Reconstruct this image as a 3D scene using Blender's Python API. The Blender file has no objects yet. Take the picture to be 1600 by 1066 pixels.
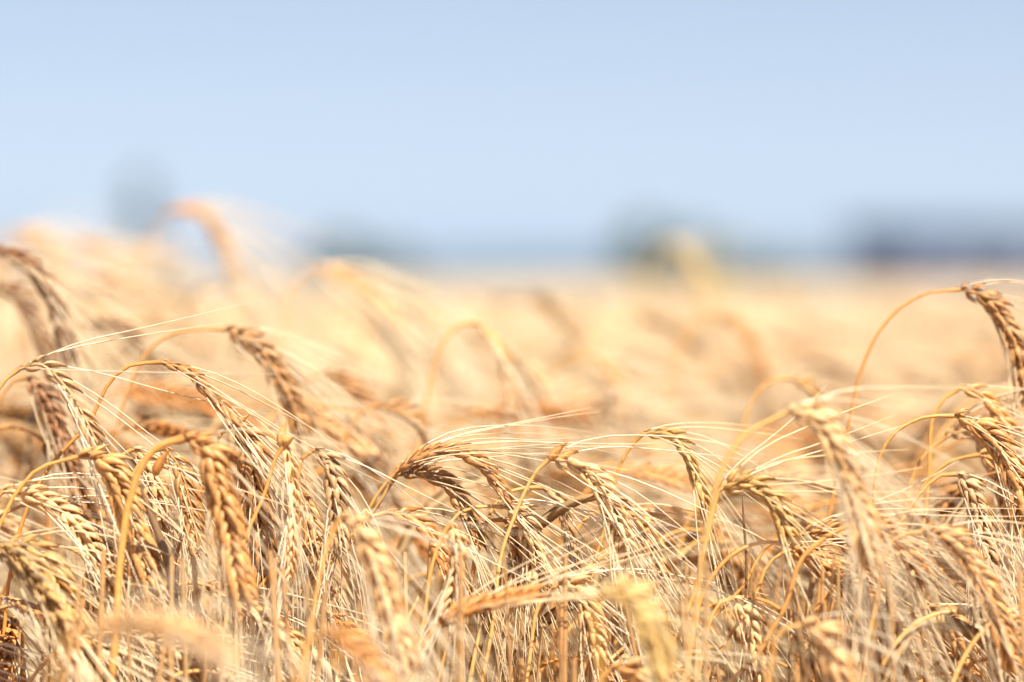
import bpy, math, random
import numpy as np

R = math.radians
S = bpy.context.scene
COL = S.collection

# ------------------------------------------------------------------ camera, sky, sun, exposure
H = 0.92            # camera height: just over the ears
PITCH = 1.05        # degrees down
FOCUS = 1.60
FPX = 4800.0        # 108 mm lens on a 36 mm wide sensor, in pixels of the 1600 px photograph
cam_d = bpy.data.cameras.new('camera')
cam = bpy.data.objects.new('camera', cam_d); COL.objects.link(cam)
cam.location = (0, 0, H)
cam.rotation_euler = (R(90 - PITCH), 0, 0)
cam_d.lens = 108; cam_d.sensor_width = 36
cam_d.clip_start = 0.05; cam_d.clip_end = 6000
cam_d.dof.use_dof = True
cam_d.dof.focus_distance = FOCUS
cam_d.dof.aperture_fstop = 2.8
S.camera = cam

SUN_EL, SUN_AZ = 55.0, 152.0   # azimuth clockwise from +Y (view direction)
W = bpy.data.worlds.new('World'); S.world = W; W.use_nodes = True
nt = W.node_tree; nt.nodes.clear()
out = nt.nodes.new('ShaderNodeOutputWorld'); bg = nt.nodes.new('ShaderNodeBackground')
sky = nt.nodes.new('ShaderNodeTexSky'); sky.sky_type = 'NISHITA'; sky.sun_disc = False
sky.sun_elevation = R(SUN_EL); sky.sun_rotation = R(SUN_AZ)
sky.air_density = 1.0; sky.dust_density = 0.8; sky.ozone_density = 2.5; sky.altitude = 100
bg.inputs['Strength'].default_value = 0.0715
tint = nt.nodes.new('ShaderNodeVectorMath'); tint.operation = 'MULTIPLY'; tint.inputs[1].default_value = (1.47, 1.155, 0.955)
tcw = nt.nodes.new('ShaderNodeTexCoord'); mpw = nt.nodes.new('ShaderNodeMapping'); mpw.inputs['Location'].default_value = (0, 0, 0.12)
nt.links.new(tcw.outputs['Generated'], mpw.inputs['Vector']); nt.links.new(mpw.outputs[0], sky.inputs['Vector'])
nt.links.new(sky.outputs[0], tint.inputs[0]); nt.links.new(tint.outputs[0], bg.inputs[0]); nt.links.new(bg.outputs[0], out.inputs[0])

sun_d = bpy.data.lights.new('sun', 'SUN'); sun_d.energy = 5.0; sun_d.angle = R(0.5); sun_d.color = (1.0, 0.925, 0.80)
sun = bpy.data.objects.new('sun', sun_d); COL.objects.link(sun)
sun.location = (3, 3, 6)
sun.rotation_euler = (R(90 - SUN_EL), 0, R(180 - SUN_AZ))

S.view_settings.view_transform = 'Standard'; S.view_settings.look = 'None'
S.view_settings.exposure = 1.24; S.view_settings.gamma = 1; S.view_settings.use_curve_mapping = False
S.render.engine = 'CYCLES'
S.cycles.use_denoising = True
S.cycles.max_bounces = 8; S.cycles.diffuse_bounces = 4; S.cycles.transmission_bounces = 6
S.cycles.caustics_reflective = False; S.cycles.caustics_refractive = False

# ------------------------------------------------------------------ helpers
rng = np.random.default_rng(11)
random.seed(11)
sp, cp = math.sin(R(PITCH)), math.cos(R(PITCH))
FWD = np.array([0, cp, -sp]); UP = np.array([0, sp, cp])

def P(px, py, z):
    """a point of the field seen at photograph pixel px, py at distance z"""
    return np.array([0, 0, H]) + FWD * z + np.array([1., 0, 0]) * ((px - 800) / FPX * z) + UP * ((533 - py) / FPX * z)

def norm(v):
    v = np.asarray(v, float); n = np.linalg.norm(v, axis=-1, keepdims=True); return v / np.maximum(n, 1e-9)

def spline(pts, n):
    """Catmull-Rom through pts, resampled to n points evenly by length"""
    p = np.asarray(pts, float)
    if len(p) == 2: d = p[0] + (p[1] - p[0]) * np.linspace(0, 1, 12)[:, None]
    else:
        q = np.vstack([2 * p[0] - p[1], p, 2 * p[-1] - p[-2]]); d = []
        for i in range(1, len(q) - 2):
            t = np.linspace(0, 1, 12, endpoint=False)[:, None]
            a, b, c, e = q[i - 1], q[i], q[i + 1], q[i + 2]
            d.append(0.5 * ((2 * b) + (c - a) * t + (2 * a - 5 * b + 4 * c - e) * t ** 2 + (3 * b - a - 3 * c + e) * t ** 3))
        d = np.vstack(d + [p[-1:]])
    s = np.concatenate([[0], np.cumsum(np.linalg.norm(np.diff(d, axis=0), axis=1))])
    u = np.linspace(0, s[-1], n)
    return np.stack([np.interp(u, s, d[:, k]) for k in range(3)], 1)

def length(c): return float(np.linalg.norm(np.diff(c, axis=0), axis=1).sum())

class MB:
    """collects vertices, quads and a pigment colour per vertex"""
    def __init__(s): s.v = []; s.f = []; s.c = []; s.n = 0
    def add(s, v, f, c):
        v = np.asarray(v, np.float32); c = np.asarray(c, np.float32)
        if c.ndim == 1: c = np.tile(c, (len(v), 1))
        s.v.append(v); s.f.append(np.asarray(f, np.int32) + s.n); s.c.append(c); s.n += len(v)
    def arrays(s): return np.vstack(s.v), np.vstack(s.f), np.vstack(s.c)
    def build(s, name, mats, parent=None, origin=None, smooth=True, matidx=None):
        v, f, c = s.arrays()
        return build(name, v, f, c, mats, parent, origin, smooth, matidx)

def build(name, v, f, c, mats, parent=None, origin=None, smooth=True, matidx=None):
    me = bpy.data.meshes.new(name)
    if origin is not None: v = v - np.asarray(origin, np.float32)
    me.vertices.add(len(v)); me.vertices.foreach_set('co', v.astype(np.float32).ravel())
    k = f.shape[1]
    me.loops.add(f.size); me.loops.foreach_set('vertex_index', f.ravel())
    me.polygons.add(len(f)); me.polygons.foreach_set('loop_start', np.arange(0, f.size, k, dtype=np.int32))
    if smooth: me.polygons.foreach_set('use_smooth', np.ones(len(f), bool))
    if not isinstance(mats, (list, tuple)): mats = [mats]
    for m in mats: me.materials.append(m)
    if matidx is not None: me.polygons.foreach_set('material_index', matidx.astype(np.int32))
    if c is not None:
        a = me.attributes.new('pigment', 'FLOAT_COLOR', 'POINT')
        a.data.foreach_set('color', np.hstack([c, np.ones((len(c), 1), np.float32)]).astype(np.float32).ravel())
    me.update(calc_edges=True)
    me.validate()
    o = bpy.data.objects.new(name, me); COL.objects.link(o)
    if parent is not None: o.parent = parent
    elif origin is not None: o.location = origin
    return o

def tag(o, label=None, cat=None, group=None, kind=None):
    if label: o['label'] = label
    if cat: o['category'] = cat
    if group: o['group'] = group
    if kind: o['kind'] = kind
    return o

def thing(name, loc, label, cat, group=None):
    o = bpy.data.objects.new(name, None); COL.objects.link(o); o.location = loc; o.empty_display_size = 0.05
    return tag(o, label, cat, group)

_grid = {}
def grid_faces(rings, sides):
    k = (rings, sides)
    if k not in _grid:
        i = np.arange(rings - 1)[:, None] * sides; j = np.arange(sides)[None]; j2 = (j + 1) % sides
        _grid[k] = np.stack([i + j, i + j2, i + sides + j2, i + sides + j], -1).reshape(-1, 4)
    return _grid[k]

def frames(c, ref):
    """tangents and two normals along a curve, first normal nearest to ref"""
    t = norm(np.gradient(c, axis=0)); n = np.asarray(ref, float)
    N = []
    for k in range(len(c)):
        n = n - t[k] * n.dot(t[k])
        if np.linalg.norm(n) < 1e-4: n = np.cross(t[k], [0.3, 0.5, 0.8])
        n = n / np.linalg.norm(n); N.append(n)
    N = np.array(N); return t, N, np.cross(t, N)

def tube(mb, c, r, sides, col, ref=(0.2, -1, 0.1), flat=1.0):
    t, n, b = frames(c, ref); a = np.arange(sides) / sides * 2 * math.pi
    r = np.broadcast_to(r, (len(c),))[:, None, None]
    v = c[:, None] + r * (np.cos(a)[None, :, None] * n[:, None] * flat + np.sin(a)[None, :, None] * b[:, None])
    col = np.asarray(col, float)
    if col.ndim == 2: col = np.repeat(col, sides, 0)
    mb.add(v.reshape(-1, 3), grid_faces(len(c), sides), col)

def ribbon(mb, c, w, ref, col, cup=0.25, twist=0.0):
    """a thin V-folded blade with a real thickness"""
    t, n, b = frames(c, ref); k = len(c)
    a = np.linspace(0, twist, k)[:, None]; n, b = n * np.cos(a) + b * np.sin(a), b * np.cos(a) - n * np.sin(a)
    w = np.broadcast_to(w, (k,))[:, None]; th = 0.00018
    rows = [c - b * w, c - n * w * cup, c + b * w, c + n * th - n * w * cup]
    v = np.stack(rows, 1).reshape(-1, 3)
    col = np.asarray(col, float)
    if col.ndim == 2: col = np.repeat(col, 4, 0)
    mb.add(v, grid_faces(k, 4), col)

# ------------------------------------------------------------------ materials
def plant_mat(name, rough, spec, transl, scale, amount, bump=0.0):
    m = bpy.data.materials.new(name); m.use_nodes = True; t = m.node_tree; t.nodes.clear()
    o = t.nodes.new('ShaderNodeOutputMaterial'); p = t.nodes.new('ShaderNodeBsdfPrincipled')
    at = t.nodes.new('ShaderNodeAttribute'); at.attribute_name = 'pigment'
    tc = t.nodes.new('ShaderNodeTexCoord'); no = t.nodes.new('ShaderNodeTexNoise')
    no.inputs['Scale'].default_value = scale; no.inputs['Detail'].default_value = 3
    t.links.new(tc.outputs['Object'], no.inputs['Vector'])
    mr = t.nodes.new('ShaderNodeMapRange'); mr.inputs['From Min'].default_value = 0.3; mr.inputs['From Max'].default_value = 0.7
    mr.inputs['To Min'].default_value = 1 - amount; mr.inputs['To Max'].default_value = 1 + amount * 0.6
    t.links.new(no.outputs['Fac'], mr.inputs['Value'])
    mul = t.nodes.new('ShaderNodeVectorMath'); mul.operation = 'SCALE'
    t.links.new(at.outputs['Color'], mul.inputs[0]); t.links.new(mr.outputs[0], mul.inputs['Scale'])
    t.links.new(mul.outputs[0], p.inputs['Base Color'])
    p.inputs['Roughness'].default_value = rough; p.inputs['Specular IOR Level'].default_value = spec
    if bump:
        bp = t.nodes.new('ShaderNodeBump'); bp.inputs['Strength'].default_value = bump; bp.inputs['Distance'].default_value = 0.0003
        t.links.new(no.outputs['Fac'], bp.inputs['Height']); t.links.new(bp.outputs[0], p.inputs['Normal'])
    tr = t.nodes.new('ShaderNodeBsdfTranslucent'); gm = t.nodes.new('ShaderNodeGamma'); gm.inputs['Gamma'].default_value = 1.5; t.links.new(mul.outputs[0], gm.inputs[0]); t.links.new(gm.outputs[0], tr.inputs['Color'])
    mx = t.nodes.new('ShaderNodeMixShader'); mx.inputs[0].default_value = transl
    t.links.new(p.outputs[0], mx.inputs[1]); t.links.new(tr.outputs[0], mx.inputs[2]); t.links.new(mx.outputs[0], o.inputs['Surface'])
    return m

M_STEM = plant_mat('straw_stem', 0.38, 0.5, 0.10, 300, 0.16, 0.2)
M_EAR = plant_mat('barley_husk', 0.45, 0.45, 0.08, 700, 0.30, 0.5)
M_AWN = plant_mat('barley_awn', 0.30, 0.8, 0.12, 200, 0.12)
M_LEAF = plant_mat('dry_leaf', 0.5, 0.4, 0.40, 250, 0.20, 0.4)

def simple_mat(name, color, rough=0.8, scale=1.0, amount=0.2, col2=None, metallic=0.0, coord='Object'):
    m = bpy.data.materials.new(name); m.use_nodes = True; t = m.node_tree; p = t.nodes['Principled BSDF']
    tc = t.nodes.new('ShaderNodeTexCoord'); no = t.nodes.new('ShaderNodeTexNoise'); no.inputs['Scale'].default_value = scale; no.inputs['Detail'].default_value = 5
    t.links.new(tc.outputs[coord], no.inputs['Vector'])
    mix = t.nodes.new('ShaderNodeMix'); mix.data_type = 'RGBA'
    c2 = col2 or tuple(c * (1 - amount) for c in color)
    mix.inputs[6].default_value = (*color, 1); mix.inputs[7].default_value = (*c2, 1)
    mr = t.nodes.new('ShaderNodeMapRange'); mr.inputs['From Min'].default_value = 0.35; mr.inputs['From Max'].default_value = 0.65
    t.links.new(no.outputs['Fac'], mr.inputs[0]); t.links.new(mr.outputs[0], mix.inputs[0]); t.links.new(mix.outputs[2], p.inputs['Base Color'])
    p.inputs['Roughness'].default_value = rough; p.inputs['Metallic'].default_value = metallic
    return m

# pigments (linear): straw tones
TONES = {
    'gold':  dict(stem=(0.64, 0.30, 0.070), ear=(0.59, 0.29, 0.090), tip=(0.36, 0.16, 0.045), awn=(0.854, 0.688, 0.440)),
    'amber': dict(stem=(0.62, 0.25, 0.045), ear=(0.56, 0.24, 0.060), tip=(0.26, 0.10, 0.030), awn=(0.834, 0.642, 0.378)),
    'cream': dict(stem=(0.68, 0.36, 0.100), ear=(0.71, 0.43, 0.190), tip=(0.50, 0.25, 0.090), awn=(0.883, 0.753, 0.528)),
    'brown': dict(stem=(0.60, 0.27, 0.060), ear=(0.44, 0.21, 0.065), tip=(0.16, 0.08, 0.028), awn=(0.825, 0.651, 0.405)),
    'shaded_brown': dict(stem=(0.50, 0.24, 0.070), ear=(0.28, 0.13, 0.050), tip=(0.12, 0.06, 0.025), awn=(0.815, 0.651, 0.414)),  # brown ear darkened: shade on the left-hand ears put into the pigment
    'grey':  dict(stem=(0.62, 0.33, 0.100), ear=(0.52, 0.32, 0.150), tip=(0.13, 0.08, 0.045), awn=(0.873, 0.744, 0.546)),
    'straw': dict(stem=(0.66, 0.40, 0.100), ear=(0.72, 0.52, 0.200), tip=(0.56, 0.36, 0.110), awn=(0.88, 0.76, 0.46)),
    'olive': dict(stem=(0.60, 0.31, 0.070), ear=(0.52, 0.285, 0.085), tip=(0.28, 0.16, 0.045), awn=(0.834, 0.670, 0.396)),
    'dark':  dict(stem=(0.12, 0.055, 0.025), ear=(0.25, 0.13, 0.060), tip=(0.10, 0.06, 0.030), awn=(0.388, 0.260, 0.158)),
}

# ------------------------------------------------------------------ barley
def kernel(mb, base, d, side, nrm, L, w, th, bow, ear, tip, rings, sides, twist=0.0):
    u = np.linspace(0.0, 1.0, rings); prof = np.sin(math.pi * np.clip(u, 0, 1) ** 0.72) ** 0.85
    prof = np.maximum(prof * (1 - 0.42 * u), 0.06 + 0.0 * u); prof[-1] = 0.07
    cen = base + d * (u * L)[:, None] + side * (bow * np.sin(math.pi * u))[:, None]
    a = np.arange(sides) / sides * 2 * math.pi + twist
    ridge = 1 + (0.07 * np.cos(a * 4) if sides >= 8 else 0 * a)
    tang = np.cross(d, side)
    v = cen[:, None] + prof[:, None, None] * ((np.cos(a) * ridge)[None, :, None] * side * th + (np.sin(a) * ridge)[None, :, None] * tang * w)
    k = np.clip((u - 0.55) / 0.45, 0, 1)[:, None] ** 1.3
    c = ear * (1 - k) + tip * k
    b = np.clip(1 - u / 0.2, 0, 1)[:, None]
    c = c * (1 - b * 0.35) + np.array([0.85, 0.66, 0.42]) * b * 0.35
    c = np.repeat(c, sides, 0)
    if sides >= 8: c = c * np.tile(np.where(np.arange(sides) % 2 == 0, 1.12, 0.80), rings)[:, None]      # the husk's nerves
    mb.add(v.reshape(-1, 3), grid_faces(rings, sides), c)
    return cen[-1]

def awn(mb, p, d, target, L, r0, col, segs, sides, rg, droop):
    pts = [p]; dd = d.copy(); step = L / segs; cur = rg.normal(0, 0.022, 3)
    for i in range(segs):
        dd = dd + (target - dd) * (0.28 if i < 3 else 0.05) + cur + np.array([0, 0, -droop])
        dd = dd / np.linalg.norm(dd); p = p + dd * step; pts.append(p)
    pts = np.array(pts); rr = r0 * (1 - 0.75 * np.linspace(0, 1, segs + 1) ** 1.6)
    tube(mb, pts, rr, sides, col)

def plant_geometry(stem_c, ear_c, rg, tone='gold', roll=0.0, six=True, width=1.0, lod=0, splay=0.16, beard=1.0,
                   awn_len=0.105, stem_r=0.0010, leaf=0, awn_dir=None, ragged=0.0, awn_r=1.0, follow=0.42):
    """returns dict of mesh builders: stem, ear, beard, leaf"""
    T = TONES[tone]; g = {}
    vary = (1 + rg.normal(0, 0.03) * np.array([0, 1.0, 1.8])) * rg.uniform(0.93, 1.06)
    pale = rg.uniform(0, 0.25); stemc = (np.array(T['stem']) * (1 - pale) + np.array([0.70, 0.46, 0.20]) * pale) * vary; earc = np.array(T['ear']) * vary; tipc = np.array(T['tip']) * vary; awnc = np.array(T['awn'])
    sides = (8, 4, 3)[lod]
    # stem (nodes are swellings of the same straw)
    mb = MB(); n = len(stem_c)
    s = np.linspace(0, 1, n); r = stem_r * (1.55 - 0.65 * s)
    sc = stemc[None] * (1 + 0.10 * np.sin(s * 23 + rg.uniform(0, 6)))[:, None]
    if lod == 0:
        d = np.concatenate([[0], np.cumsum(np.linalg.norm(np.diff(stem_c, axis=0), axis=1))]); tot = d[-1]
        for back in (0.26, 0.47):
            r = r * (1 + 0.7 * np.exp(-((d - (tot - back)) / 0.004) ** 2))
        neck = np.exp(-((tot - d) / 0.003) ** 2); r = r * (1 + 0.55 * neck)
        sc = sc * (1 - 0.25 * neck[:, None])
    if ear_c is None: r[-1] *= 0.15; r[-2] *= 0.75; stem_c = stem_c.copy(); stem_c[-1] += (stem_c[-1] - stem_c[-2]) * 0.2
    tube(mb, stem_c, r, sides, sc); g['stem'] = mb
    if ear_c is None: return g
    # ear
    E = MB(); B = MB()
    L = length(ear_c); pitch = 0.0057 / (1 if lod < 2 else 0.5); nodes = max(5, int(L / pitch)) * 2
    c = spline(ear_c, nodes + 1); t, N, _ = frames(c, (0.0, -1.0, 0.15)); Wd = np.cross(t, N)
    cr, sr = math.cos(roll), math.sin(roll)
    Wv = Wd * cr + N * sr; Nv = N * cr - Wd * sr
    tube(E, c, 0.0009, 5 if lod == 0 else 3, earc * 0.8)
    rings, ks = ((7, 8), (4, 4), (3, 3))[lod]
    segs, asd = ((8, 3), (3, 3), (2, 3))[lod]
    tipdir = norm(c[-1] - c[-4])
    for i in range(nodes):
        side = 1 if i % 2 else -1; f = i / nodes
        size = min(1, 0.55 + f * 4) * min(1, 0.50 + (1 - f) * 3.0) * rg.uniform(0.84, 1.12) * width
        if rg.random() < max(ragged, 0.02): continue
        rows = ((0.0, 1.0), (0.95, 0.9), (-0.95, 0.9)) if six else ((0.0, 1.0),)
        if lod == 2: rows = ((0.0, 1.5),)
        for ph, k in rows:
            ph2 = ph + rg.normal(0, 0.10)
            Sd = side * Wv[i] * math.cos(ph2) + Nv[i] * math.sin(ph2)
            a = (0.48 if ph == 0 else 0.40) + rg.normal(0, 0.06) + (0.15 if f < 0.08 else 0)
            d = t[i] * math.cos(a) + Sd * math.sin(a); sdir = norm(Sd - d * Sd.dot(d))
            kc = earc * rg.uniform(0.85, 1.12); kt = tipc * rg.uniform(0.7, 1.2)
            KL = 0.0133 * size * (1.0 if ph == 0 else 0.93)
            tip = kernel(E, c[i] + Sd * 0.0008, d, sdir, Nv[i], KL, 0.00245 * size * k, 0.0019 * size * k,
                         0.0012 * size, kc, kt, rings, ks, rg.uniform(0, 0.5))
            if not six and lod == 0:      # thin sterile florets beside the grain
                for q in (-1, 1):
                    S2 = norm(Sd + q * 1.1 * Nv[i]); d2 = norm(t[i] + 0.42 * S2)
                    kernel(E, c[i] + S2 * 0.0008, d2, norm(S2 - d2 * S2.dot(d2)), Nv[i], 0.0085 * size, 0.0007, 0.0005, 0.0003, kc * 1.1, kc, 5, 4)
            p_aw = beard * (0.95 if ph == 0 else 0.22)
            if lod == 1: p_aw *= 0.8
            if lod == 2: p_aw *= 1.0
            if rg.random() < p_aw:
                base = t[i] if awn_dir is None else norm(t[i] * 0.25 + awn_dir)
                tg = norm(base + 0.10 * Sd + follow * tipdir + rg.normal(0, splay, 3))
                aL = awn_len * rg.uniform(0.75, 1.12) * (1.0 - 0.25 * (1 - f) * 0.6)
                if rg.random() < 0.07: aL *= rg.uniform(0.2, 0.5)
                r0 = (0.00044, 0.0006, 0.0016)[lod] * awn_r
                awn(B, tip - d * 0.0006, d, tg, aL, r0, awnc * rg.uniform(0.85, 1.1), segs, asd, rg, 0.012)
    g['ear'] = E
    if B.n: g['beard'] = B
    # withered leaf blade, hanging from a node of the straw
    if leaf:
        k = int(len(stem_c) * 0.62); p = stem_c[k]; az = rg.uniform(0, 6.28); l = rg.uniform(0.10, 0.17)
        d = np.array([math.cos(az), math.sin(az), 0.0]); pts = [p, p + d * l * 0.25 + (0, 0, l * 0.35), p + d * l * 0.6 + (0, 0, l * 0.2), p + d * l * 0.8 - (0, 0, l * 0.3), p + d * l * 0.75 - (0, 0, l * 0.7)]
        lc = spline(pts, 22); u = np.linspace(0, 1, 22); mb = MB()
        ribbon(mb, lc, 0.0030 * np.sin(math.pi * np.clip(0.12 + 0.88 * u, 0, 1)) ** 0.7 + 0.0002, (0, 0, 1), awnc * np.array([.78, .66, .52]) * rg.uniform(0.7, 1.05), 0.5, rg.uniform(-5, 5))
        g['leaf'] = mb
    return g

GROUP = 'ripe barley stalks of the field'
count = 0
def stalk(g, base, label, group=GROUP, name='barley_stalk'):
    global count; count += 1
    root = thing(name, base, label, 'barley', group)
    build_part = lambda n, m, par: g[n].build(n, m, par, base) if n in g else None
    build_part('stem', M_STEM, root)
    e = build_part('ear', M_EAR, root)
    if 'beard' in g: build_part('beard', M_AWN, e)
    build_part('leaf', M_LEAF, root)
    return root

def hero(z, stem, ear, label, tone='gold', roll=0.0, six=True, width=1.0, dz=0.0, zs=None, seed=None, husks=(), **kw):
    """a stalk whose arch and ear follow the photograph; z metres away, the ear's tip dz farther"""
    rg = np.random.default_rng(seed if seed is not None else 100 + count)
    MARKS.append(((ear or stem)[len(ear or stem) // 2]))
    sp_ = [P(x, y, z) for x, y in stem]
    a = sp_[0]; lean = norm(sp_[1] - sp_[0]); lean = lean if lean[2] > 0.35 else norm(lean + np.array([0, 0, 0.9]))
    low = a - lean * 0.10
    base = np.array([low[0] - lean[0] * 0.12 + rg.normal(0, 0.01), low[1] + rg.normal(0, 0.015), 0.0])
    mid = base * 0.45 + low * 0.55 + np.array([0.003, 0, 0])
    pts = [base, mid, low] + sp_
    sc = spline(pts, 110); uu = np.linspace(0, 1, 110)
    sc = sc + (np.sin(uu[:, None] * rg.uniform(18, 60, 3) + rg.uniform(0, 6, 3)) * 0.0005 + rg.normal(0, 0.00010, (110, 3))) * np.minimum(1, (1 - uu) * 12)[:, None]
    ec = None
    if ear:
        k = len(ear); ec = spline([P(x, y, z + dz * i / (k - 1)) for i, (x, y) in enumerate(ear)], 24)
    g = plant_geometry(sc, ec, rg, tone, roll, six, width, 0, **kw)
    root = stalk(g, base, label)
    for (p0, p1, ratio, col) in husks:      # single pointed husks standing off the ear
        q0, q1 = P(*p0, z), P(*p1, z - 0.004); d = q1 - q0; Lh = np.linalg.norm(d); d = d / Lh
        sd = norm(np.cross(d, (0, 1, 0))); hb = MB()
        kernel(hb, q0, d, sd, np.array([0, -1, 0]), Lh, Lh * ratio * .7, Lh * ratio, Lh * 0.06, np.array(col), np.array(col) * .6, 10, 10)
        hb.build('husk', M_EAR, next((c for c in root.children if c.name.startswith('ear')), root), base)
    return root

def wild_curves(x, y, top, rg, az=None, R0=None, ear_len=None, stem_pts=46, hang=0.0):
    """a free-growing stalk: rises, arches over and lets the ear nod; top = height of the arch"""
    az = rg.normal(-0.1, 0.55) if az is None else az
    el = rg.uniform(0.058, 0.086) if ear_len is None else ear_len
    arch = rg.uniform(0.09, 0.16); th_neck = rg.uniform(1.35 + 0.45 * hang, 2.2 + 0.2 * hang); th_tip = th_neck + rg.uniform(0.35, 0.85)
    lean = rg.uniform(0.0, 0.16)
    th = lambda s: lean * 0.5 + (lean * 0.5) * 0 + (th_neck - lean * 0.5) * np.clip(s, 0, 1) ** 2.2
    m = 26; ds = arch / m; q = [np.zeros(2)]
    for i in range(m):
        a = th((i + 0.5) / m); q.append(q[-1] + ds * np.array([math.sin(a), math.cos(a)]))
    m2 = 16; ds = el / m2; e = [q[-1]]
    for i in range(m2):
        a = th_neck + (th_tip - th_neck) * ((i + 0.5) / m2) ** 0.8; e.append(e[-1] + ds * np.array([math.sin(a), math.cos(a)]))
    q = np.array(q); e = np.array(e); hz = top - max(q[:, 1].max(), e[:, 1].max())
    d = np.array([math.cos(az), math.sin(az), 0.0])
    tolow = lambda a: np.array([x, y, 0]) + a[:, :1] * d + (a[:, 1:] + hz) * np.array([0, 0, 1.0])
    arc = tolow(q); ear = tolow(e)
    a0 = math.tan(lean * 0.5) * hz
    base = np.array([x, y, 0.0]) - d * a0
    low = base + (arc[0] - base) * np.linspace(0, 1, max(3, stem_pts - m))[:-1, None]
    wob = rg.normal(0, 0.004, 2); u = np.linspace(0, 1, len(low))
    low[:, 0] += wob[0] * np.sin(math.pi * u); low[:, 1] += wob[1] * np.sin(math.pi * u)
    return np.vstack([low, arc]), ear, base

# ------------------------------------------------------------------ the wide setting: ground, hills, air
def grid_mesh(name, x0, x1, y0, y1, nx, ny, zf, mat, persp=False):
    v = np.linspace(0, 1, ny + 1); v = v ** 2.5 if persp else v
    X, Y = np.meshgrid(np.linspace(x0, x1, nx + 1), y0 + (y1 - y0) * v); Z = zf(X, Y)
    V = np.stack([X, Y, Z], -1).reshape(-1, 3)
    i = np.arange(ny)[:, None] * (nx + 1); j = np.arange(nx)[None]
    F = np.stack([i + j, i + j + 1, i + nx + 2 + j, i + nx + 1 + j], -1).reshape(-1, 4)
    return V, F

M_SOIL = simple_mat('straw_littered_soil', (0.24, 0.15, 0.08), 0.95, 14, 0.3, (0.14, 0.09, 0.05))
M_HILL = simple_mat('distant_woodland', (0.07, 0.11, 0.09), 0.95, 0.01, 0.3)
V, F = grid_mesh('ground', -900, 900, -60, 1000, 50, 60, lambda X, Y: 0 * X, M_SOIL)
tag(build('ground', V, F, None, M_SOIL, smooth=False), kind='structure')
def hill(name, x0, x1, y, depth, h, seed):
    r = np.random.default_rng(seed); ph = r.uniform(0, 6, 5)
    def z(X, Y):
        u = (X - x0) / (x1 - x0); w = (Y - y) / depth
        e = np.clip(np.sin(math.pi * u), 0, 1) ** 0.6 * np.sin(math.pi * np.clip(w, 0, 1)) ** 0.8
        return h * e * (0.8 + 0.12 * np.sin(X / 57 + ph[0]) + 0.08 * np.sin(X / 23 + ph[1])) - 0.3
    V, F = grid_mesh(name, x0, x1, y, y + depth, 90, 10, z, M_HILL)
    return tag(build(name, V, F, None, M_HILL), kind='structure')
hill('hill', -520, 420, 700, 200, 9.5, 3)

# ------------------------------------------------------------------ far trees and the barn
M_BARK = simple_mat('bark', (0.16, 0.11, 0.08), 0.9, 3, 0.4)
M_FOL = simple_mat('tree_leaves', (0.060, 0.090, 0.028), 0.7, 0.6, 0.5, (0.095, 0.135, 0.035))
def tree(x, y, h, rad, label, shape='round', name='broadleaf_tree', group=None, n=2600, trunk=0.18, seed=0):
    rg = np.random.default_rng(seed)
    root = thing(name, (x, y, 0), label, 'tree', group)
    mb = MB(); top = h * 0.82
    c = spline([(0, 0, 0), (rg.normal(0, .08) * rad, 0, h * .3), (rg.normal(0, .12) * rad, rg.normal(0, .1) * rad, top)], 12)
    tube(mb, c, np.linspace(h * 0.035, h * 0.008, 12), 8, (0.16, 0.11, 0.08))
    for k in range(9):
        p = c[3 + k * 8 // 9]; a = k * 2.4 + rg.uniform(-.4, .4)
        e = p + np.array([math.cos(a) * rad * .75, math.sin(a) * rad * .75, h * rg.uniform(.08, .2)])
        tube(mb, spline([p, (p + e) / 2 + (0, 0, h * .03), e], 6), np.linspace(h * .012, h * .004, 6), 5, (0.16, 0.11, 0.08))
    mb.build('trunk', M_BARK, root)
    # clumps of leaves
    nc = 26; cl = []
    for k in range(nc):
        u = rg.uniform(0, 1); zz = h * (trunk + (1 - trunk) * u)
        rr = rad * (math.sin(math.pi * min(1, 0.12 + 0.88 * u)) ** 0.6 if shape == 'round' else (1 - 0.75 * u) * min(1, 0.5 + 3 * u))
        a = rg.uniform(0, 6.28); q = math.sqrt(rg.uniform(0.05, 1)) * rr * 0.85
        cl.append((math.cos(a) * q, math.sin(a) * q, zz, max(.25, rr * rg.uniform(.3, .5))))
    cl = np.array(cl); ix = rg.integers(0, nc, n)
    d = norm(rg.normal(0, 1, (n, 3))) * (rg.uniform(0.3, 1, (n, 1)) ** 0.5)
    cen = cl[ix, :3] + d * cl[ix, 3:4] * np.array([1, 1, .85]); cen[:, 2] = np.clip(cen[:, 2], h * .06, h)
    s = rg.uniform(.10, .20, (n, 1)) * rad ** 0.5 * (1.5 if shape == 'cone' else 1)
    a = norm(rg.normal(0, 1, (n, 3))); b = norm(np.cross(a, rg.normal(0, 1, (n, 3))))
    V = np.stack([cen - a * s, cen - b * s * .6, cen + a * s, cen + b * s * .6], 1).reshape(-1, 3)
    build('crown', V, np.arange(4 * n).reshape(-1, 4), None, M_FOL, root, smooth=False)
    return root
def X(px, y): return (px - 800) / FPX * y
def Ht(py, y): return H + (445 - py) / FPX * y

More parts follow.
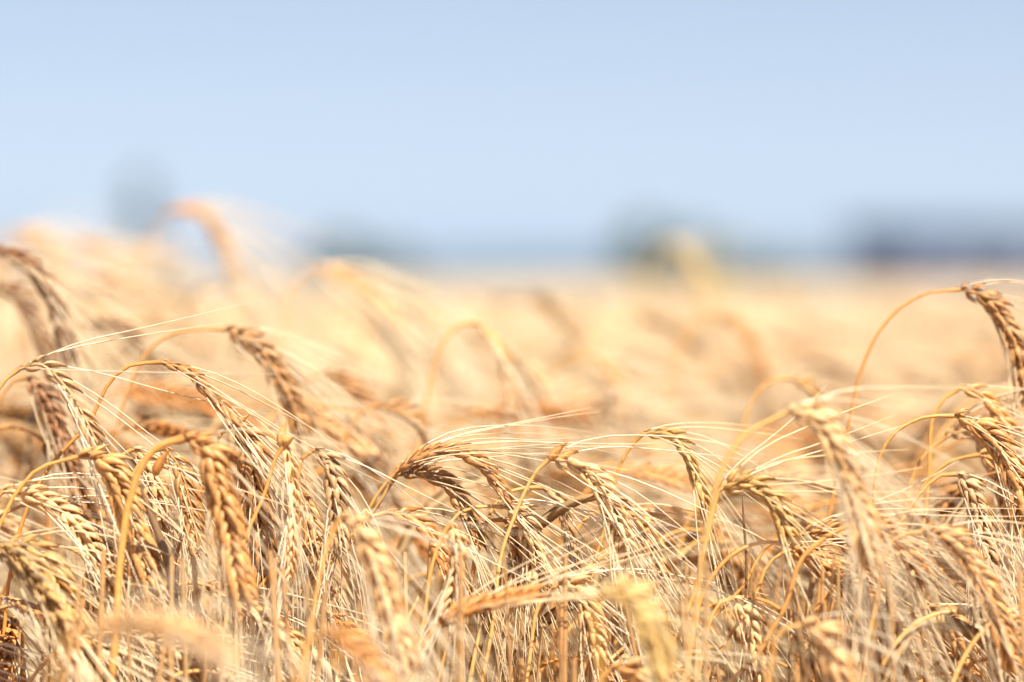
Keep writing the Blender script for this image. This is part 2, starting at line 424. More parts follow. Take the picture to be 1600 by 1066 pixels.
tree(X(222, 200), 200, Ht(274, 200), 1.5, 'tall narrow dark tree rising alone behind the highest blurred ear', 'cone', 'poplar_tree', seed=2, n=12000, trunk=.05)
TG = 'low trees along the far edge of the field'
tree(X(540, 210), 210, Ht(372, 210), 2.6, 'low rounded green tree on the horizon, first right of the tall narrow one', group=TG, seed=3, trunk=.05)
tree(X(610, 215), 215, Ht(392, 215), 2.4, 'lowest small bush-like tree on the horizon where the far field opens', group=TG, seed=4, trunk=.05)
tree(X(1010, 190), 190, Ht(345, 190), 2.1, 'rounded green tree behind the yellow blurred ears right of the middle', group=TG, seed=5, trunk=.06)
tree(X(1075, 195), 195, Ht(362, 195), 2.2, 'dark green tree touching the rounded one, on its barn side', group=TG, seed=6, trunk=.06)
tree(X(1140, 205), 205, Ht(385, 205), 2.3, 'low pale green tree on the horizon halfway to the dark barn', group=TG, seed=7, trunk=.05)
tree(X(1235, 215), 215, Ht(396, 215), 2.0, 'last small low tree before the dark barn', group=TG, seed=8, trunk=.05)

M_CLAD = simple_mat('blue_sheet_cladding', (0.045, 0.065, 0.100), 0.5, 0.4, 0.2)
M_ROOF = simple_mat('pale_sheet_roof', (0.09, 0.12, 0.18), 0.5, 0.4, 0.2)
M_DOOR = simple_mat('barn_door_steel', (0.07, 0.09, 0.15), 0.5, 0.5, 0.2)
def box(mb, a, b, col=(1, 1, 1)):
    x0, y0, z0 = a; x1, y1, z1 = b
    v = [(x0, y0, z0), (x1, y0, z0), (x1, y1, z0), (x0, y1, z0), (x0, y0, z1), (x1, y0, z1), (x1, y1, z1), (x0, y1, z1)]
    mb.add(v, [(0, 3, 2, 1), (4, 5, 6, 7), (0, 1, 5, 4), (1, 2, 6, 5), (2, 3, 7, 6), (3, 0, 4, 7)], col)
by = 230; bx0 = X(1345, by); bx1 = X(1760, by); eave = Ht(362, by); ridge = Ht(348, by)
root = thing('barn', ((bx0 + bx1) / 2, by, 0), 'long dark blue metal barn with a paler low roof on the horizon', 'barn')
w2 = (bx1 - bx0) / 2; m = MB()
box(m, (-w2, 0, 0), (w2, 11, eave))
n_c = int(w2 * 2 / 0.6)
for k in range(n_c): box(m, (-w2 + k * .6 + .1, -0.05, 0.2), (-w2 + k * .6 + .35, -0.002, eave - .05))
for xs in (-w2, w2 - .15): m.add([(xs, 0, eave), (xs + .15, 0, eave), (xs + .15, 5.5, ridge - .08), (xs, 5.5, ridge - .08), (xs, 11, eave), (xs + .15, 11, eave)], [(0, 1, 2, 3), (3, 2, 5, 4)], (1, 1, 1))
m.build('wall', M_CLAD, root, smooth=False)
m = MB()
for s0, s1 in (((-0.5, eave - .15), (5.5, ridge)), ((11.5, eave - .15), (5.5, ridge))):
    a = w2 + .5
    m.add([(-a, s0[0], s0[1]), (a, s0[0], s0[1]), (a, s1[0], s1[1]), (-a, s1[0], s1[1]), (-a, s0[0], s0[1] + .12), (a, s0[0], s0[1] + .12), (a, s1[0], s1[1] + .12), (-a, s1[0], s1[1] + .12)],
          [(0, 3, 2, 1), (4, 5, 6, 7), (0, 1, 5, 4), (1, 2, 6, 5), (2, 3, 7, 6), (3, 0, 4, 7)], (1, 1, 1))
m.build('roof', M_ROOF, root, smooth=False)
for k, xx in enumerate((-w2 * .45, w2 * .35)):
    m = MB(); box(m, (xx - 1.6, -0.14, 0), (xx + 1.6, -0.055, eave * .8)); d = m.build('door', M_DOOR, root, smooth=False)
    m = MB(); box(m, (xx + 1.2, -0.20, 1.0), (xx + 1.28, -0.142, 1.4)); m.build('handle', M_ROOF, d, smooth=False)

# ------------------------------------------------------------------ stalks traced one by one
MARKS = []
# right side
hero(1.68, [(1322, 700), (1332, 640), (1350, 565), (1385, 500), (1440, 461), (1500, 453)], [(1500, 453), (1535, 462), (1570, 505), (1592, 560), (1603, 630)],
     'tallest single stalk on the right, arching over the skyline into a braided ear', 'brown', roll=0.25, width=0.95, splay=0.10)
hero(1.60, [(1363, 790), (1372, 720), (1400, 675), (1445, 652), (1490, 650)], [(1490, 650), (1528, 664), (1562, 700), (1588, 750), (1606, 815)],
     'plump golden brown sharp ear at the right edge, its smooth arch under the tallest one', 'gold', roll=0.1, width=1.15, splay=0.15, beard=.8)
hero(1.66, [(1450, 745), (1455, 665), (1470, 628), (1497, 609)], [(1497, 607), (1525, 612), (1552, 636), (1578, 668)],
     'small slightly blurred ear peeping over the plump brown one at the right edge', 'gold', roll=0.9, six=False, splay=0.1)
hero(1.67, [(1412, 810), (1425, 745), (1450, 705), (1478, 683)], [(1478, 683), (1512, 672), (1545, 705), (1566, 760), (1578, 815)],
     'pale ear tucked close behind the plump brown one at the right edge', 'cream', roll=0.3)
hero(1.64, [(1420, 835), (1440, 765), (1482, 722), (1530, 711)], [(1530, 711), (1560, 722), (1582, 765), (1592, 830)],
     'ear half hidden under the plump brown one, on the lower of two parallel arches', 'gold', roll=0.5)
hero(1.59, [(1408, 815), (1432, 778), (1465, 745), (1494, 741)], [(1494, 741), (1514, 762), (1532, 815), (1548, 890)],
     'greyish ear with curled grey husk tips, lowest of the arches at the right', 'grey', roll=0.15, splay=0.08, awn_len=.12)
hero(1.47, [(1078, 1010), (1092, 910), (1106, 820), (1132, 725), (1172, 675), (1230, 645)], [(1230, 645), (1272, 652), (1310, 705), (1338, 780), (1362, 880)],
     'long soft-focus pale ear hanging steeply in front, from the big arch right of the middle', 'cream', roll=0.35, width=1.2, splay=0.05, awn_len=.12, stem_r=.0011)
hero(1.56, [(1092, 900), (1104, 840), (1122, 768)], [(1122, 768), (1160, 752), (1205, 776), (1235, 838)],
     'olive tinged ear branching off beside the big arch right of the middle', 'olive', roll=0.5, splay=0.12)
hero(1.80, [(1150, 700), (1172, 635), (1200, 597), (1235, 592)], [(1235, 592), (1262, 602), (1284, 640), (1296, 680)],
     'thin blurred stalk with a drab ear behind the pale hanging one', 'olive', roll=0.9, six=False)
hero(1.55, [(1190, 1010), (1228, 945), (1250, 880), (1288, 842), (1334, 817)], [(1334, 817), (1380, 826), (1410, 860), (1440, 905)],
     'thick orange straw bending right into an ear across the foot of the pale hanging one', 'amber', roll=0.6, stem_r=.0013)
hero(1.53, [(1372, 925), (1380, 870), (1402, 838), (1440, 832)], [(1440, 832), (1490, 846), (1530, 900), (1560, 965), (1585, 1040)],
     'broad soft tan ear sagging into the bottom right corner', 'gold', roll=0.3, splay=0.06, width=1.1)
hero(1.62, [(1168, 905), (1190, 862), (1222, 840), (1256, 834)], [(1256, 834), (1300, 832), (1340, 868), (1362, 925)],
     'ear on the upper of a close pair of short arches under the thick orange straw', 'gold', roll=0.7)
hero(1.60, [(1182, 925), (1198, 885), (1222, 864), (1248, 855)], [(1248, 855), (1290, 868), (1320, 910), (1335, 965)],
     'brown ear on the lower of the close pair of short arches, beard fanned right', 'brown', roll=0.5)
hero(1.46, [(1205, 1050), (1212, 1000), (1228, 980), (1252, 978)], [(1252, 978), (1282, 990), (1305, 1040), (1322, 1095)],
     'pinkish cream ear low at the bottom edge, right of the dark rotted straw', 'cream', roll=0.1, width=1.3, splay=.06)
hero(1.62, [(1535, 1060), (1552, 1000), (1580, 965), (1608, 958)], [(1608, 958), (1640, 975), (1660, 1020)],
     'short bare-looking arch cut by the right frame edge near the bottom', 'amber', roll=0.4)
hero(1.57, [(1386, 1080), (1398, 1010), (1420, 962), (1450, 950)], [(1450, 950), (1486, 970), (1508, 1020), (1522, 1080)],
     'ear low down between the tan sagging ear and the pale hanging one', 'gold', roll=0.2)
# middle
hero(1.60, [(566, 815), (590, 772), (617, 739)], [(617, 739), (655, 712), (705, 704), (755, 728), (800, 786)],
     'upper brown ear of the dark forked pair at the centre, bristling along its back', 'brown', roll=1.15, six=False, width=1.12, splay=0.10, awn_len=.125, beard=.75, awn_dir=norm(np.array([1, .1, .02])))
hero(1.61, [(572, 822), (597, 778), (620, 742)], [(620, 742), (662, 738), (702, 762), (730, 805), (748, 855)],
     'lower brown ear of the dark forked pair at the centre', 'brown', roll=1.0, six=False, width=1.1, splay=0.12)
hero(1.59, [(556, 812), (578, 808), (604, 801)], [(604, 801), (642, 808), (676, 838), (698, 885)],
     'short orange lit ear lying almost flat just under the dark forked pair', 'amber', roll=1.0, six=False, width=1.15)
hero(1.58, [(772, 960), (784, 870), (808, 795), (834, 742), (858, 718)], [(858, 718), (895, 722), (935, 755), (962, 810), (985, 875)],
     'ear with raised orange pointed husks on a tall leaning straw right of the centre', 'cream', roll=0.4, splay=0.18, awn_len=.12, husks=[((856, 722), (888, 690), .17, (.66, .31, .09)), ((868, 722), (908, 702), .15, (.68, .34, .10))])
hero(1.60, [(676, 890), (690, 845), (712, 806), (745, 792), (786, 792)], [(786, 792), (815, 806), (832, 850), (842, 910)],
     'pinkish pale ear behind the tall leaning straw, upper of three small nested arches', 'cream', roll=0.1, width=1.05)
hero(1.61, [(716, 895), (730, 850), (752, 818), (786, 812)], [(786, 812), (806, 838), (815, 880), (818, 935)],
     'ear on the lowest and darkest of three small nested arches', 'amber', roll=0.5)
hero(1.62, [(738, 900), (752, 845), (776, 785), (812, 764), (848, 762)], [(848, 762), (872, 780), (888, 835), (906, 905)],
     'bleached grey ear with a black streak down its husks, right of the tall leaning straw', 'grey', roll=1.2, six=False, splay=0.08)
hero(1.63, [(952, 800), (962, 745), (982, 702), (1004, 678)], [(1004, 678), (1042, 678), (1068, 700), (1088, 745), (1106, 805)],
     'drab olive ear standing clear right of the centre, bent over a thin orange straw', 'olive', roll=1.0, six=False, width=0.95, splay=0.2)
hero(1.465, [(488, 980), (500, 900), (514, 845), (532, 808)], [(532, 808), (560, 822), (590, 885), (615, 965), (640, 1050)],
     'large soft cream ear leaning in front left of the bottom centre', 'cream', roll=0.2, width=1.0, splay=0.05)
hero(1.52, [(610, 1090), (645, 1030), (684, 976)], [(684, 976), (722, 955), (775, 940), (835, 928)],
     'orange brown ear lying sideways with its beard sweeping up to the right', 'amber', roll=1.1, six=False, width=1.3, splay=0.05, awn_len=.09, awn_dir=norm(P(1040, 845, 1.5) - P(700, 960, 1.5)))
hero(1.55, [(664, 960), (674, 890), (690, 838), (704, 818)], [(704, 818), (716, 850), (712, 900), (700, 960)],
     'narrow whitish papery ear hanging straight down left of the nested arches', 'cream', roll=0.9, width=0.8, splay=0.05)
hero(1.38, [(930, 1000), (926, 960), (938, 932)], [(938, 932), (980, 928), (1015, 975), (1040, 1050)],
     'very blurred yellowish ear at the bottom right of centre', 'straw', roll=0.2, width=1.15, splay=0.05)
hero(1.50, [(932, 1090), (938, 1060), (955, 1046)], [(955, 1046), (990, 1050), (1020, 1100)],
     'small arch at the bottom edge below the yellowish blurred ear', 'gold', roll=0.2)
hero(1.88, [(655, 700), (668, 620), (690, 540), (720, 507), (748, 505)], [(748, 505), (776, 535), (794, 590), (802, 640)],
     'blurred narrow hoop of straw with its pale ear hanging, alone above the centre', 'cream', roll=1.0, six=False, stem_r=.0013)
hero(2.05, [(770, 700), (780, 640), (792, 575), (808, 552)], [(808, 552), (832, 572), (856, 625), (884, 700)],
     'blurred pale ear just right of the hoop of straw above the centre', 'cream', roll=0.6)
hero(1.78, [(530, 700), (548, 665), (570, 640), (590, 634)], [(590, 634), (625, 640), (660, 668), (680, 715)],
     'blurred ear just above and behind the dark forked pair', 'brown', roll=0.8, six=False)
hero(1.64, [(880, 890), (900, 830), (930, 800), (968, 798)], [(968, 798), (1000, 812), (1022, 860), (1040, 920)],
     'ear on a low flat arch between the raised husks and the big arch', 'gold', roll=0.6)
hero(1.57, [(820, 1080), (828, 1020), (840, 950), (872, 912)], [(872, 912), (905, 920), (925, 975), (935, 1040)],
     'ear low in the centre with white bristles combed straight down', 'cream', roll=0.2, splay=0.07, awn_len=.12)
hero(1.58, [(1088, 1090), (1100, 1010), (1118, 950), (1145, 935)], [(1145, 935), (1165, 960), (1180, 1020), (1190, 1080)],
     'cream ear low at the bottom between the big arch and the dark rotted straw', 'cream', roll=0.2, splay=0.06)
# left
hero(1.60, [(145, 650), (168, 603), (200, 572), (252, 566)], [(252, 566), (292, 580), (332, 618), (372, 660), (398, 698)],
     'slim ear seen edge-on, running right from a clean arch in the left third', 'brown', roll=1.2, six=False, width=0.95, splay=0.10, awn_len=.12)
hero(1.74, [(172, 720), (198, 620), (236, 545), (288, 517), (352, 515)], [(352, 515), (392, 532), (428, 575), (455, 625), (474, 680)],
     'braided ear a little out of focus on the highest arch of the left third', 'brown', roll=0.4, width=1.05, splay=0.12)
hero(1.58, [(-22, 660), (-8, 618), (10, 592), (30, 577)], [(30, 577), (64, 570), (98, 600), (125, 640), (150, 690)],
     'bleached half-empty ear at the left edge, its long white bristles crossing to the right', 'grey', roll=0.8, six=False, ragged=0.3, splay=0.2, awn_len=.13)
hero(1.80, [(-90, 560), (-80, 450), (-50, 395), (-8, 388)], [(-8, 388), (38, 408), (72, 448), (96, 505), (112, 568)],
     'dark shaded ear at the top of the left edge, slanting down from the frame', 'shaded_brown', roll=1.1, six=True, splay=0.07, awn_len=.12)
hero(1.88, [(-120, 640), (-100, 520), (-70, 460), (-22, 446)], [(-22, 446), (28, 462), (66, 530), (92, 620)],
     'blurred ear at the left edge directly under the dark shaded one', 'shaded_brown', roll=0.5, splay=0.07)
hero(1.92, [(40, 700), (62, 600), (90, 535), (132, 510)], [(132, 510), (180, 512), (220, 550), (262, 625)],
     'soft dark ear right of the dark shaded one, behind the white crossing bristles', 'shaded_brown', roll=0.9)
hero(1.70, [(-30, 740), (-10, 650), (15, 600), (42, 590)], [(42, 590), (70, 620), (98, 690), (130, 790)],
     'deep brown ear below the bleached half-empty one', 'shaded_brown', roll=0.5)
hero(1.56, [(-20, 860), (0, 820), (26, 770), (62, 732), (122, 714)], [(122, 714), (162, 724), (194, 775), (216, 850), (238, 930)],
     'golden plaited ear on a long low arch in the left fifth', 'gold', roll=0.05, width=1.28, splay=0.07, beard=.8)
hero(1.52, [(178, 1010), (188, 880), (203, 785), (222, 728), (248, 697), (288, 686)], [(288, 686), (322, 702), (344, 770), (362, 850), (378, 945)],
     'largest bright ear of the left, hanging from the thickest orange straw', 'gold', roll=0.0, width=1.25, splay=0.06, stem_r=.0019, beard=.8)
hero(1.59, [(190, 820), (205, 750), (228, 712), (258, 700)], [(258, 700), (282, 735), (300, 800), (312, 870)],
     'narrow brown ear wedged against the left flank of the largest bright ear', 'brown', roll=0.7, six=False)
hero(1.60, [(325, 735), (334, 700), (348, 675), (366, 664)], [(366, 664), (388, 690), (398, 755), (406, 835), (410, 915)],
     'straight hanging brown ear right of the largest bright ear', 'brown', roll=0.1, width=1.2, splay=0.06, husks=[((363, 672), (390, 648), .2, (.66, .36, .14))])
hero(1.57, [(418, 760), (428, 722), (444, 695)], [(444, 695), (456, 740), (458, 820), (452, 905)],
     'whitish dried ear with one pointed husk sticking up at its head', 'cream', roll=1.2, six=False, width=0.9, splay=0.08, husks=[((437, 700), (450, 655), .16, (.76, .45, .16)), ((441, 694), (461, 682), .34, (.72, .38, .12))])
hero(1.58, [(460, 790), (466, 740), (474, 712), (490, 703)], [(490, 703), (514, 722), (528, 785), (532, 870)],
     'grey mottled ear under a small tight hook, left of the dark forked pair', 'grey', roll=0.4, splay=0.09)
hero(1.62, [(440, 900), (452, 850), (466, 790), (478, 775)], [(478, 775), (492, 830), (500, 890), (512, 950)],
     'ear hanging behind the soft cream one left of the bottom centre', 'gold', roll=0.4)
hero(1.55, [(-60, 960), (-45, 890), (-20, 860), (12, 852)], [(12, 852), (58, 862), (92, 915), (116, 970), (138, 1035)],
     'olive shaded braided ear low at the left edge', 'olive', roll=0.1, width=1.25, beard=.7)
hero(1.57, [(-30, 830), (-14, 790), (4, 768)], [(4, 768), (50, 772), (98, 800), (142, 850), (178, 915)],
     'ear at the left edge behind a dense comb of white bristles', 'cream', roll=0.6, splay=0.1, awn_len=.12)
hero(1.58, [(-12, 815), (20, 795), (58, 785)], [(58, 785), (105, 800), (150, 850), (180, 915)],
     'ear lying under the golden plaited one, crossed by white bristles', 'gold', roll=0.9, splay=0.1)
hero(1.62, [(160, 820), (172, 760), (186, 715), (208, 702)], [(208, 702), (232, 722), (246, 775), (256, 840)],
     'pale ribbed ear peeping between the golden plaited one and the thick orange straw', 'cream', roll=0.2)
hero(1.25, [(78, 1130), (84, 1050), (100, 1005), (130, 992)], [(130, 992), (200, 972), (285, 985), (360, 1035)],
     'very blurred pale ear lying across the bottom left corner', 'cream', roll=0.5, splay=0.05, beard=.5)
hero(1.38, [(455, 1120), (462, 1050), (480, 1005), (500, 990)], [(500, 990), (545, 1000), (585, 1050), (610, 1110)],
     'very blurred orange headed ear at the bottom left of centre', 'gold', roll=0.4)
hero(2.35, [(205, 600), (207, 500), (222, 400), (262, 330)], [(262, 330), (306, 330), (342, 372), (368, 430)],
     'highest blurred ear of all, standing against the sky on the left', 'gold', roll=1.0, six=False, width=1.25, splay=0.07, awn_len=.15, awn_r=1.8, awn_dir=norm(P(640, 510, 2.3) - P(330, 360, 2.3)))
hero(2.20, [(430, 600), (440, 510), (455, 450), (485, 420)], [(485, 420), (535, 432), (590, 480), (632, 535)],
     'bright bleached blurred ear slanting down from the highest one towards the centre', 'cream', roll=0.4, splay=0.05, width=1.0, awn_r=2.4, awn_dir=norm(P(665, 545, 2.2) - P(520, 435, 2.2)))
hero(1.90, [(430, 720), (446, 650), (470, 600), (505, 585)], [(505, 585), (545, 600), (580, 650), (605, 715)],
     'blurred brown ear midway between the highest arch of the left and the hoop of straw', 'brown', roll=0.5)
hero(3.3, [(985, 520), (1000, 450), (1018, 400), (1035, 382)], [(1035, 382), (1070, 392), (1095, 430), (1108, 480)],
     'yellow blurred ear poking above the field line in front of the rounded tree', 'straw', roll=0.3)
# bare and broken straws
hero(1.56, [(275, 960), (262, 880), (240, 815), (222, 768)], None, 'dark rotted straw stub right of the thickest orange straw', 'dark', stem_r=.0022, husks=[((240, 745), (266, 702), .16, (.56, .24, .06))])
hero(1.54, [(1262, 1090), (1252, 1010), (1238, 940)], None, 'dark rotted upright straw at the bottom, left of the pinkish cream ear', 'dark', stem_r=.0022)
hero(1.60, [(1163, 960), (1166, 880), (1160, 780)], None, 'thin dark upright straw right of the big arch', 'dark', stem_r=.0008)
hero(1.56, [(1490, 1100), (1500, 1048), (1535, 1032), (1566, 1027)], None, 'broken orange straw with a sideways tip in the bottom right corner', 'amber')
hero(1.57, [(728, 1100), (738, 1040), (752, 975)], None, 'split whitish straw standing under the sideways orange ear', 'cream', stem_r=.0011)

hero(2.25, [(1040, 640), (1056, 560), (1085, 505), (1122, 492)], [(1122, 492), (1158, 510), (1182, 560), (1192, 610)],
     'faint blurred straw hoop in the open middle of the field, right of centre', 'gold', roll=.5, stem_r=.0013)
hero(2.1, [(850, 640), (862, 590), (885, 560), (915, 556)], [(915, 556), (945, 572), (965, 610), (975, 655)],
     'faint cream ear on a low blurred arch above the raised pointed husks', 'cream', roll=.5, awn_r=1.4)
hero(2.3, [(560, 600), (572, 520), (600, 480), (635, 476)], [(635, 476), (668, 492), (692, 535), (704, 585)],
     'pale blurred stalk leaning over just left of the straw hoop', 'cream', roll=.7, awn_r=1.5)
hero(2.7, [(60, 520), (66, 440), (84, 392), (118, 380)], [(118, 380), (150, 388), (176, 420), (188, 462)],
     'blurred cream ear on the left skyline below the tall narrow tree', 'cream', roll=.7, awn_r=1.6)
hero(2.6, [(-40, 480), (-30, 410), (-8, 368), (24, 358)], [(24, 358), (55, 366), (80, 398), (92, 440)],
     'blurred stalk on the skyline at the left edge above the dark shaded ear', 'cream', roll=.5, awn_r=1.6)
# short names of the traced ears above, in order, to say what the other stalks stand beside
SHORT = ['tallest arching stalk', 'plump golden brown ear', 'small peeping ear', 'pale tucked ear', 'parallel arches', 'curled grey ear', 'steep pale ear',
 'olive branching ear', 'thin drab stalk', 'thick bent orange straw', 'broad sagging ear', 'close pair of arches', 'lower short arch', 'pinkish cream ear', 'frame-cut arch', 'low right ear',
 'dark forked pair', 'lower forked ear', 'flat orange ear', 'raised pointed husks', 'nested arches', 'lowest nested arch', 'bleached streaked ear', 'clear drab olive ear', 'large cream ear',
 'sideways orange ear', 'papery hanging ear', 'blurred yellowish ear', 'small bottom arch', 'hoop of straw', 'ear beside the hoop', 'ear behind the forks', 'low flat arch', 'combed white bristles', 'low cream ear',
 'slim edge-on ear', 'braided soft ear', 'half-empty bleached ear', 'dark shaded ear', 'blurred left ear', 'soft dark ear', 'deep brown ear', 'golden plaited ear', 'largest bright ear', 'wedged narrow ear',
 'straight hanging brown ear', 'whitish single-husk ear', 'grey mottled ear', 'ear behind the cream one', 'olive shaded ear', 'comb of bristles', 'under-lying ear', 'pale ribbed ear', 'corner blurred ear', 'orange headed blur',
 'highest blurred ear', 'bright bleached blur', 'midway brown ear', 'yellow skyline ear', 'rotted stub', 'dark bottom straw', 'thin dark straw', 'broken orange straw', 'split whitish straw', 'faint hoop right of centre', 'faint cream ear', 'pale leaning blur', 'blurred skyline cream ear', 'blurred left skyline stalk']
assert len(SHORT) == len(MARKS), (len(SHORT), len(MARKS))
MARKS = [(x, y, s) for (x, y), s in zip(MARKS, SHORT)]
used_labels = set()
def place_label(look, nod, blur, px, py, leafy):
    cands = sorted(MARKS, key=lambda m: (m[0] - px) ** 2 + (m[1] - py) ** 2)
    nodw = '' if nod == 'right' else (' turned ' + nod)
    lab = None
    for k in range(12):
        mx, my, s = cands[k]
        rel = ('right of' if px > mx else 'left of') if abs(px - mx) > abs(py - my) else ('below' if py > my else 'above')
        for tail in ('', ', beard spread'):
            lab = '%s ear%s, %s, %s %s the %s' % (look, nodw, blur, 'just' if k < 4 else 'further', rel, s)
            if leafy and len(lab.split()) < 14: lab += ', leafy'
            if lab not in used_labels and tail == '':
                used_labels.add(lab); return lab
    return lab
# ------------------------------------------------------------------ the rest of the individual stalks
WORD = dict(gold='golden', cream='pale cream', amber='orange', brown='brown', olive='olive', grey='greyish')
TN = ['gold', 'gold', 'gold', 'cream', 'cream', 'amber', 'brown', 'brown', 'grey', 'olive']
def swell(x, y):
    """the crop stands a little higher on the left"""
    return 0.088 * np.exp(-((x + 0.62) / 0.34) ** 2 - ((y - 2.7) / 0.9) ** 2) + 0.012 * np.sin(x * 3.1 + 1) * np.sin(y * 1.7)
rg = np.random.default_rng(77)
N_IND = 296
cand = []
while count < N_IND:
    y = math.sqrt(rg.uniform(1.51 ** 2, 2.42 ** 2)); x = rg.uniform(-1, 1) * (0.1667 * y + 0.03) - 0.03
    if y < 1.70:
        top = H - rg.uniform(0.125, 0.215)
        if y < 1.55: top = H - rg.uniform(0.155, 0.22)
    elif y < 2.1: top = H - (rg.uniform(0.065, 0.15) if x < -0.14 or x > 0.22 else rg.uniform(0.105, 0.17)) + (0.05 if rg.random() < 0.10 and y > 1.9 and x > -.15 else 0)
    else: top = H - rg.uniform(0.08, 0.15) + swell(x, y)
    sc, ec, base = wild_curves(x, y, top, rg, hang=1.0 if y < 1.75 else 0.0)
    px = 800 + x / y * FPX
    tone = TN[rg.integers(len(TN))]; six = rg.random() < 0.55; m = ec[len(ec) // 2]
    px = 800 + m[0] / m[1] * FPX; py = 445 + (H - m[2]) / m[1] * FPX; dx, dy = ec[-1, 0] - ec[0, 0], ec[-1, 1] - ec[0, 1]
    nod = ('right' if dx > 0 else 'left') if abs(dx) > abs(dy) else ('away' if dy > 0 else 'towards us')
    leafy = y > 1.5 and rg.random() < 0.32
    blur = 'near blur' if y < 1.52 else ('sharp' if y < 1.72 else ('soft' if y < 2.0 else 'blurred'))
    lab = place_label(WORD[tone] + (' plump' if six else ' slim'), nod, blur, px, py, leafy)
    g = plant_geometry(sc, ec, rg, tone, rg.uniform(-1.5, 1.5), six, rg.uniform(.9, 1.12), 0,
                       splay=rg.uniform(.05, .13), beard=.62, awn_len=rg.uniform(.09, .12), leaf=leafy, follow=rg.uniform(.4, .9))
    stalk(g, base, lab)

# ------------------------------------------------------------------ the rest of the field, one mass
def protos(n, lod, rg, cut):
    res = []
    for k in range(n):
        sc, ec, base = wild_curves(0, 0, 0.80, rg, az=rg.normal(0, .8), stem_pts=30 if lod == 1 else 29)
        keep = sc[:, 2] > cut; sc = sc[keep]; sc = sc[::(2 if lod == 1 else 5)]
        g = plant_geometry(sc, ec, rg, TN[rg.integers(len(TN))], rg.uniform(-1.5, 1.5), lod == 1 and rg.random() < .3, 1.05, lod, splay=.10, awn_len=.11, stem_r=.0011, follow=.6)
        va, fa, ca, ma = [], [], [], []; off = 0
        for part, mi in (('stem', 0), ('ear', 1), ('beard', 2)):
            if part not in g: continue
            v, f, c = g[part].arrays(); va.append(v); fa.append(f + off); ca.append(c); ma.append(np.full(len(f), mi)); off += len(v)
        res.append((np.vstack(va), np.vstack(fa), np.vstack(ca), np.concatenate(ma)))
    return res
VA, FA, CA, MA = [], [], [], []; off = 0
def scatter(prs, pts, tops, rg):
    global off
    for (x, y), top in zip(pts, tops):
        v, f, c, m = prs[rg.integers(len(prs))]
        a = rg.normal(0, .35); s = rg.uniform(.9, 1.1); ca, sa = math.cos(a) * s, math.sin(a) * s
        w = np.empty_like(v); w[:, 0] = v[:, 0] * ca - v[:, 1] * sa + x; w[:, 1] = v[:, 0] * sa + v[:, 1] * ca + y; w[:, 2] = v[:, 2] + (top - 0.80)
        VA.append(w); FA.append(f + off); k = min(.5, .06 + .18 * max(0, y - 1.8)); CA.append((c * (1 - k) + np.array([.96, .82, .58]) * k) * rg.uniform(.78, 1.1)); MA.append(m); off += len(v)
def field_pts(y0, y1, dens, half, rg, keep=None):
    area = half * (y1 ** 2 - y0 ** 2) * 1.0; n = int(area * dens)
    y = np.sqrt(rg.uniform(y0 ** 2, y1 ** 2, n)); x = rg.uniform(-1, 1, n) * half * y
    return x, y
rg = np.random.default_rng(5)
p1 = protos(16, 1, rg, 0.50)
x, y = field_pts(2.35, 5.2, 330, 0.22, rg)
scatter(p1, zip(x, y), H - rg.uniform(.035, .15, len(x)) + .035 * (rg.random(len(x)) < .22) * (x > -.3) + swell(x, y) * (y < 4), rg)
# beside the frame and under the traced stalks
x, y = field_pts(1.55, 2.4, 420, 0.34, rg); k = np.abs(x) > 0.1667 * y + 0.02; x, y = x[k], y[k]
scatter(p1, zip(x, y), H - rg.uniform(.09, .2, len(x)), rg)
# bare straws under the ears, stem colour darkened to stand for the shade there
straws = []
for k in range(12):
    mb = MB(); lean = rg.normal(0, .10, 2); hh = 0.62; u = np.linspace(0, 1, 9)[:, None]
    c = np.hstack([lean[0] * (u - 1) * hh + rg.normal(0, .004) * np.sin(3 * u), lean[1] * (u - 1) * hh, 0.18 + hh * u]); tn = TONES[TN[rg.integers(len(TN))]]
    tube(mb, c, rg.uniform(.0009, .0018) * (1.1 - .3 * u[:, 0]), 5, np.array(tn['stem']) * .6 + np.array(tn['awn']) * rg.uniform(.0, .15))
    if k % 3 == 0:
        q = c[5]; d = np.array([rg.normal(0, .05), rg.normal(0, .05), 0]); ribbon(mb, spline([q, q + d * .5 + (0, 0, .05), q + d + (0, 0, -.01), q + d * 1.2 - (0, 0, .09)], 12), .0035, (0, 0, 1), np.array(tn['awn']) * .7, .4, rg.uniform(-3, 3))
    v, f, c2 = mb.arrays(); straws.append((v, f, c2, np.where(np.arange(len(f)) < 40, 0, 3)))
x, y = field_pts(1.5, 3.0, 620, 0.19, rg)
scatter(straws, zip(x, y), H - rg.uniform(.13, .24, len(x)), rg)
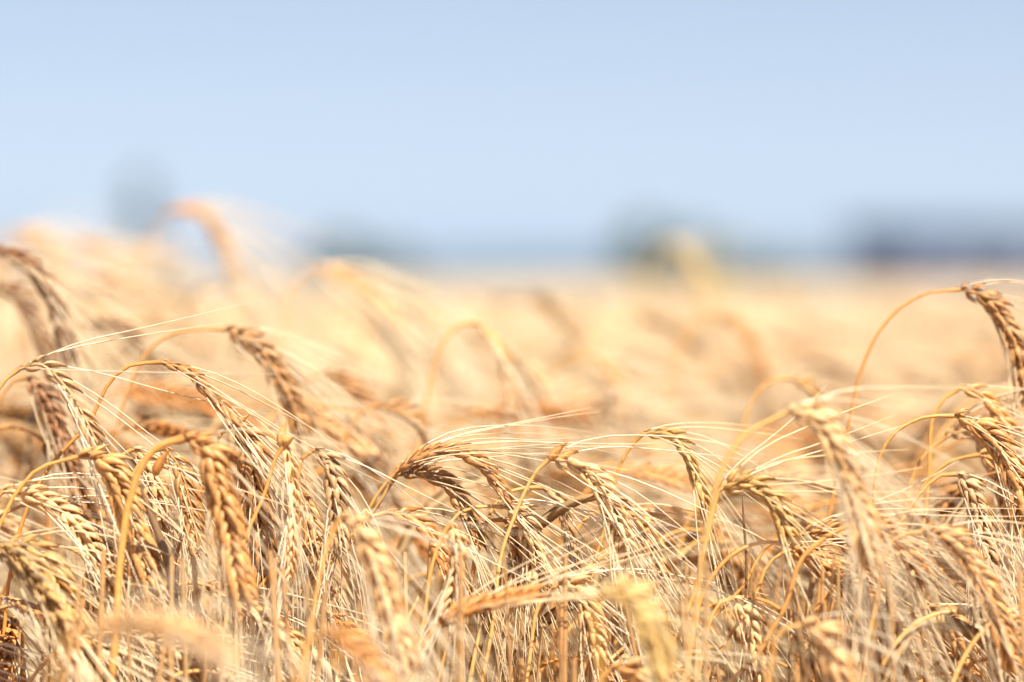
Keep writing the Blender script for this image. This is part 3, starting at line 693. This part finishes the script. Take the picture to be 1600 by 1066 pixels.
x, y = field_pts(1.47, 1.70, 850, 0.19, rg)
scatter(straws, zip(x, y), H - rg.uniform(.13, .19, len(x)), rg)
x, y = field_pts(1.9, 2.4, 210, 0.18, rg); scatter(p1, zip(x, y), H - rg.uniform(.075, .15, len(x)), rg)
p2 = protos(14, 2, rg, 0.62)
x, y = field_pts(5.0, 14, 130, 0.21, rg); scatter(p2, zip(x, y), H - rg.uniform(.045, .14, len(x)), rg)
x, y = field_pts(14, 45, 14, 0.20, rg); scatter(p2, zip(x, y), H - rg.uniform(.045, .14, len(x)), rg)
def canopy(Xg, Yg): return H - 0.13 + 0.012 * np.sin(Xg * 7.3) * np.sin(Yg * 5.1) + 0.02 * np.sin(Xg * .21 + Yg * .13)
V, F = grid_mesh('canopy', -70, 70, 10, 185, 160, 160, canopy, None, True)
V = V + np.stack([rg.normal(0, .02, len(V)), rg.normal(0, .02, len(V)), rg.normal(0, .02, len(V))], 1)
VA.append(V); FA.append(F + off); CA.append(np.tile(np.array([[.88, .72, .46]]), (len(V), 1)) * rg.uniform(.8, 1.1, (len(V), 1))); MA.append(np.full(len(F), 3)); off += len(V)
crop = build('barley_crop', np.vstack(VA), np.vstack(FA), np.vstack(CA), [M_STEM, M_EAR, M_AWN, M_LEAF], matidx=np.concatenate(MA))
tag(crop, 'blurred golden mass of the barley crop running back to the horizon', 'barley crop', kind='stuff')
# ------------------------------------------------------------------ the air over the field
m = bpy.data.materials.new('hazy_air'); m.use_nodes = True; t = m.node_tree; t.nodes.clear()
o = t.nodes.new('ShaderNodeOutputMaterial'); pv = t.nodes.new('ShaderNodeVolumePrincipled')
pv.inputs['Color'].default_value = (0.46, 0.62, 0.92, 1); pv.inputs['Density'].default_value = 0.0008; pv.inputs['Anisotropy'].default_value = 0.2
t.links.new(pv.outputs[0], o.inputs['Volume'])
mb = MB(); box(mb, (-950, -70, -1.0), (950, 1050, 14))
tag(mb.build('haze', m, smooth=False), 'thin bluish summer haze over the field', kind='stuff')
print('faces crop', sum(len(f) for f in FA), 'stalks', count)
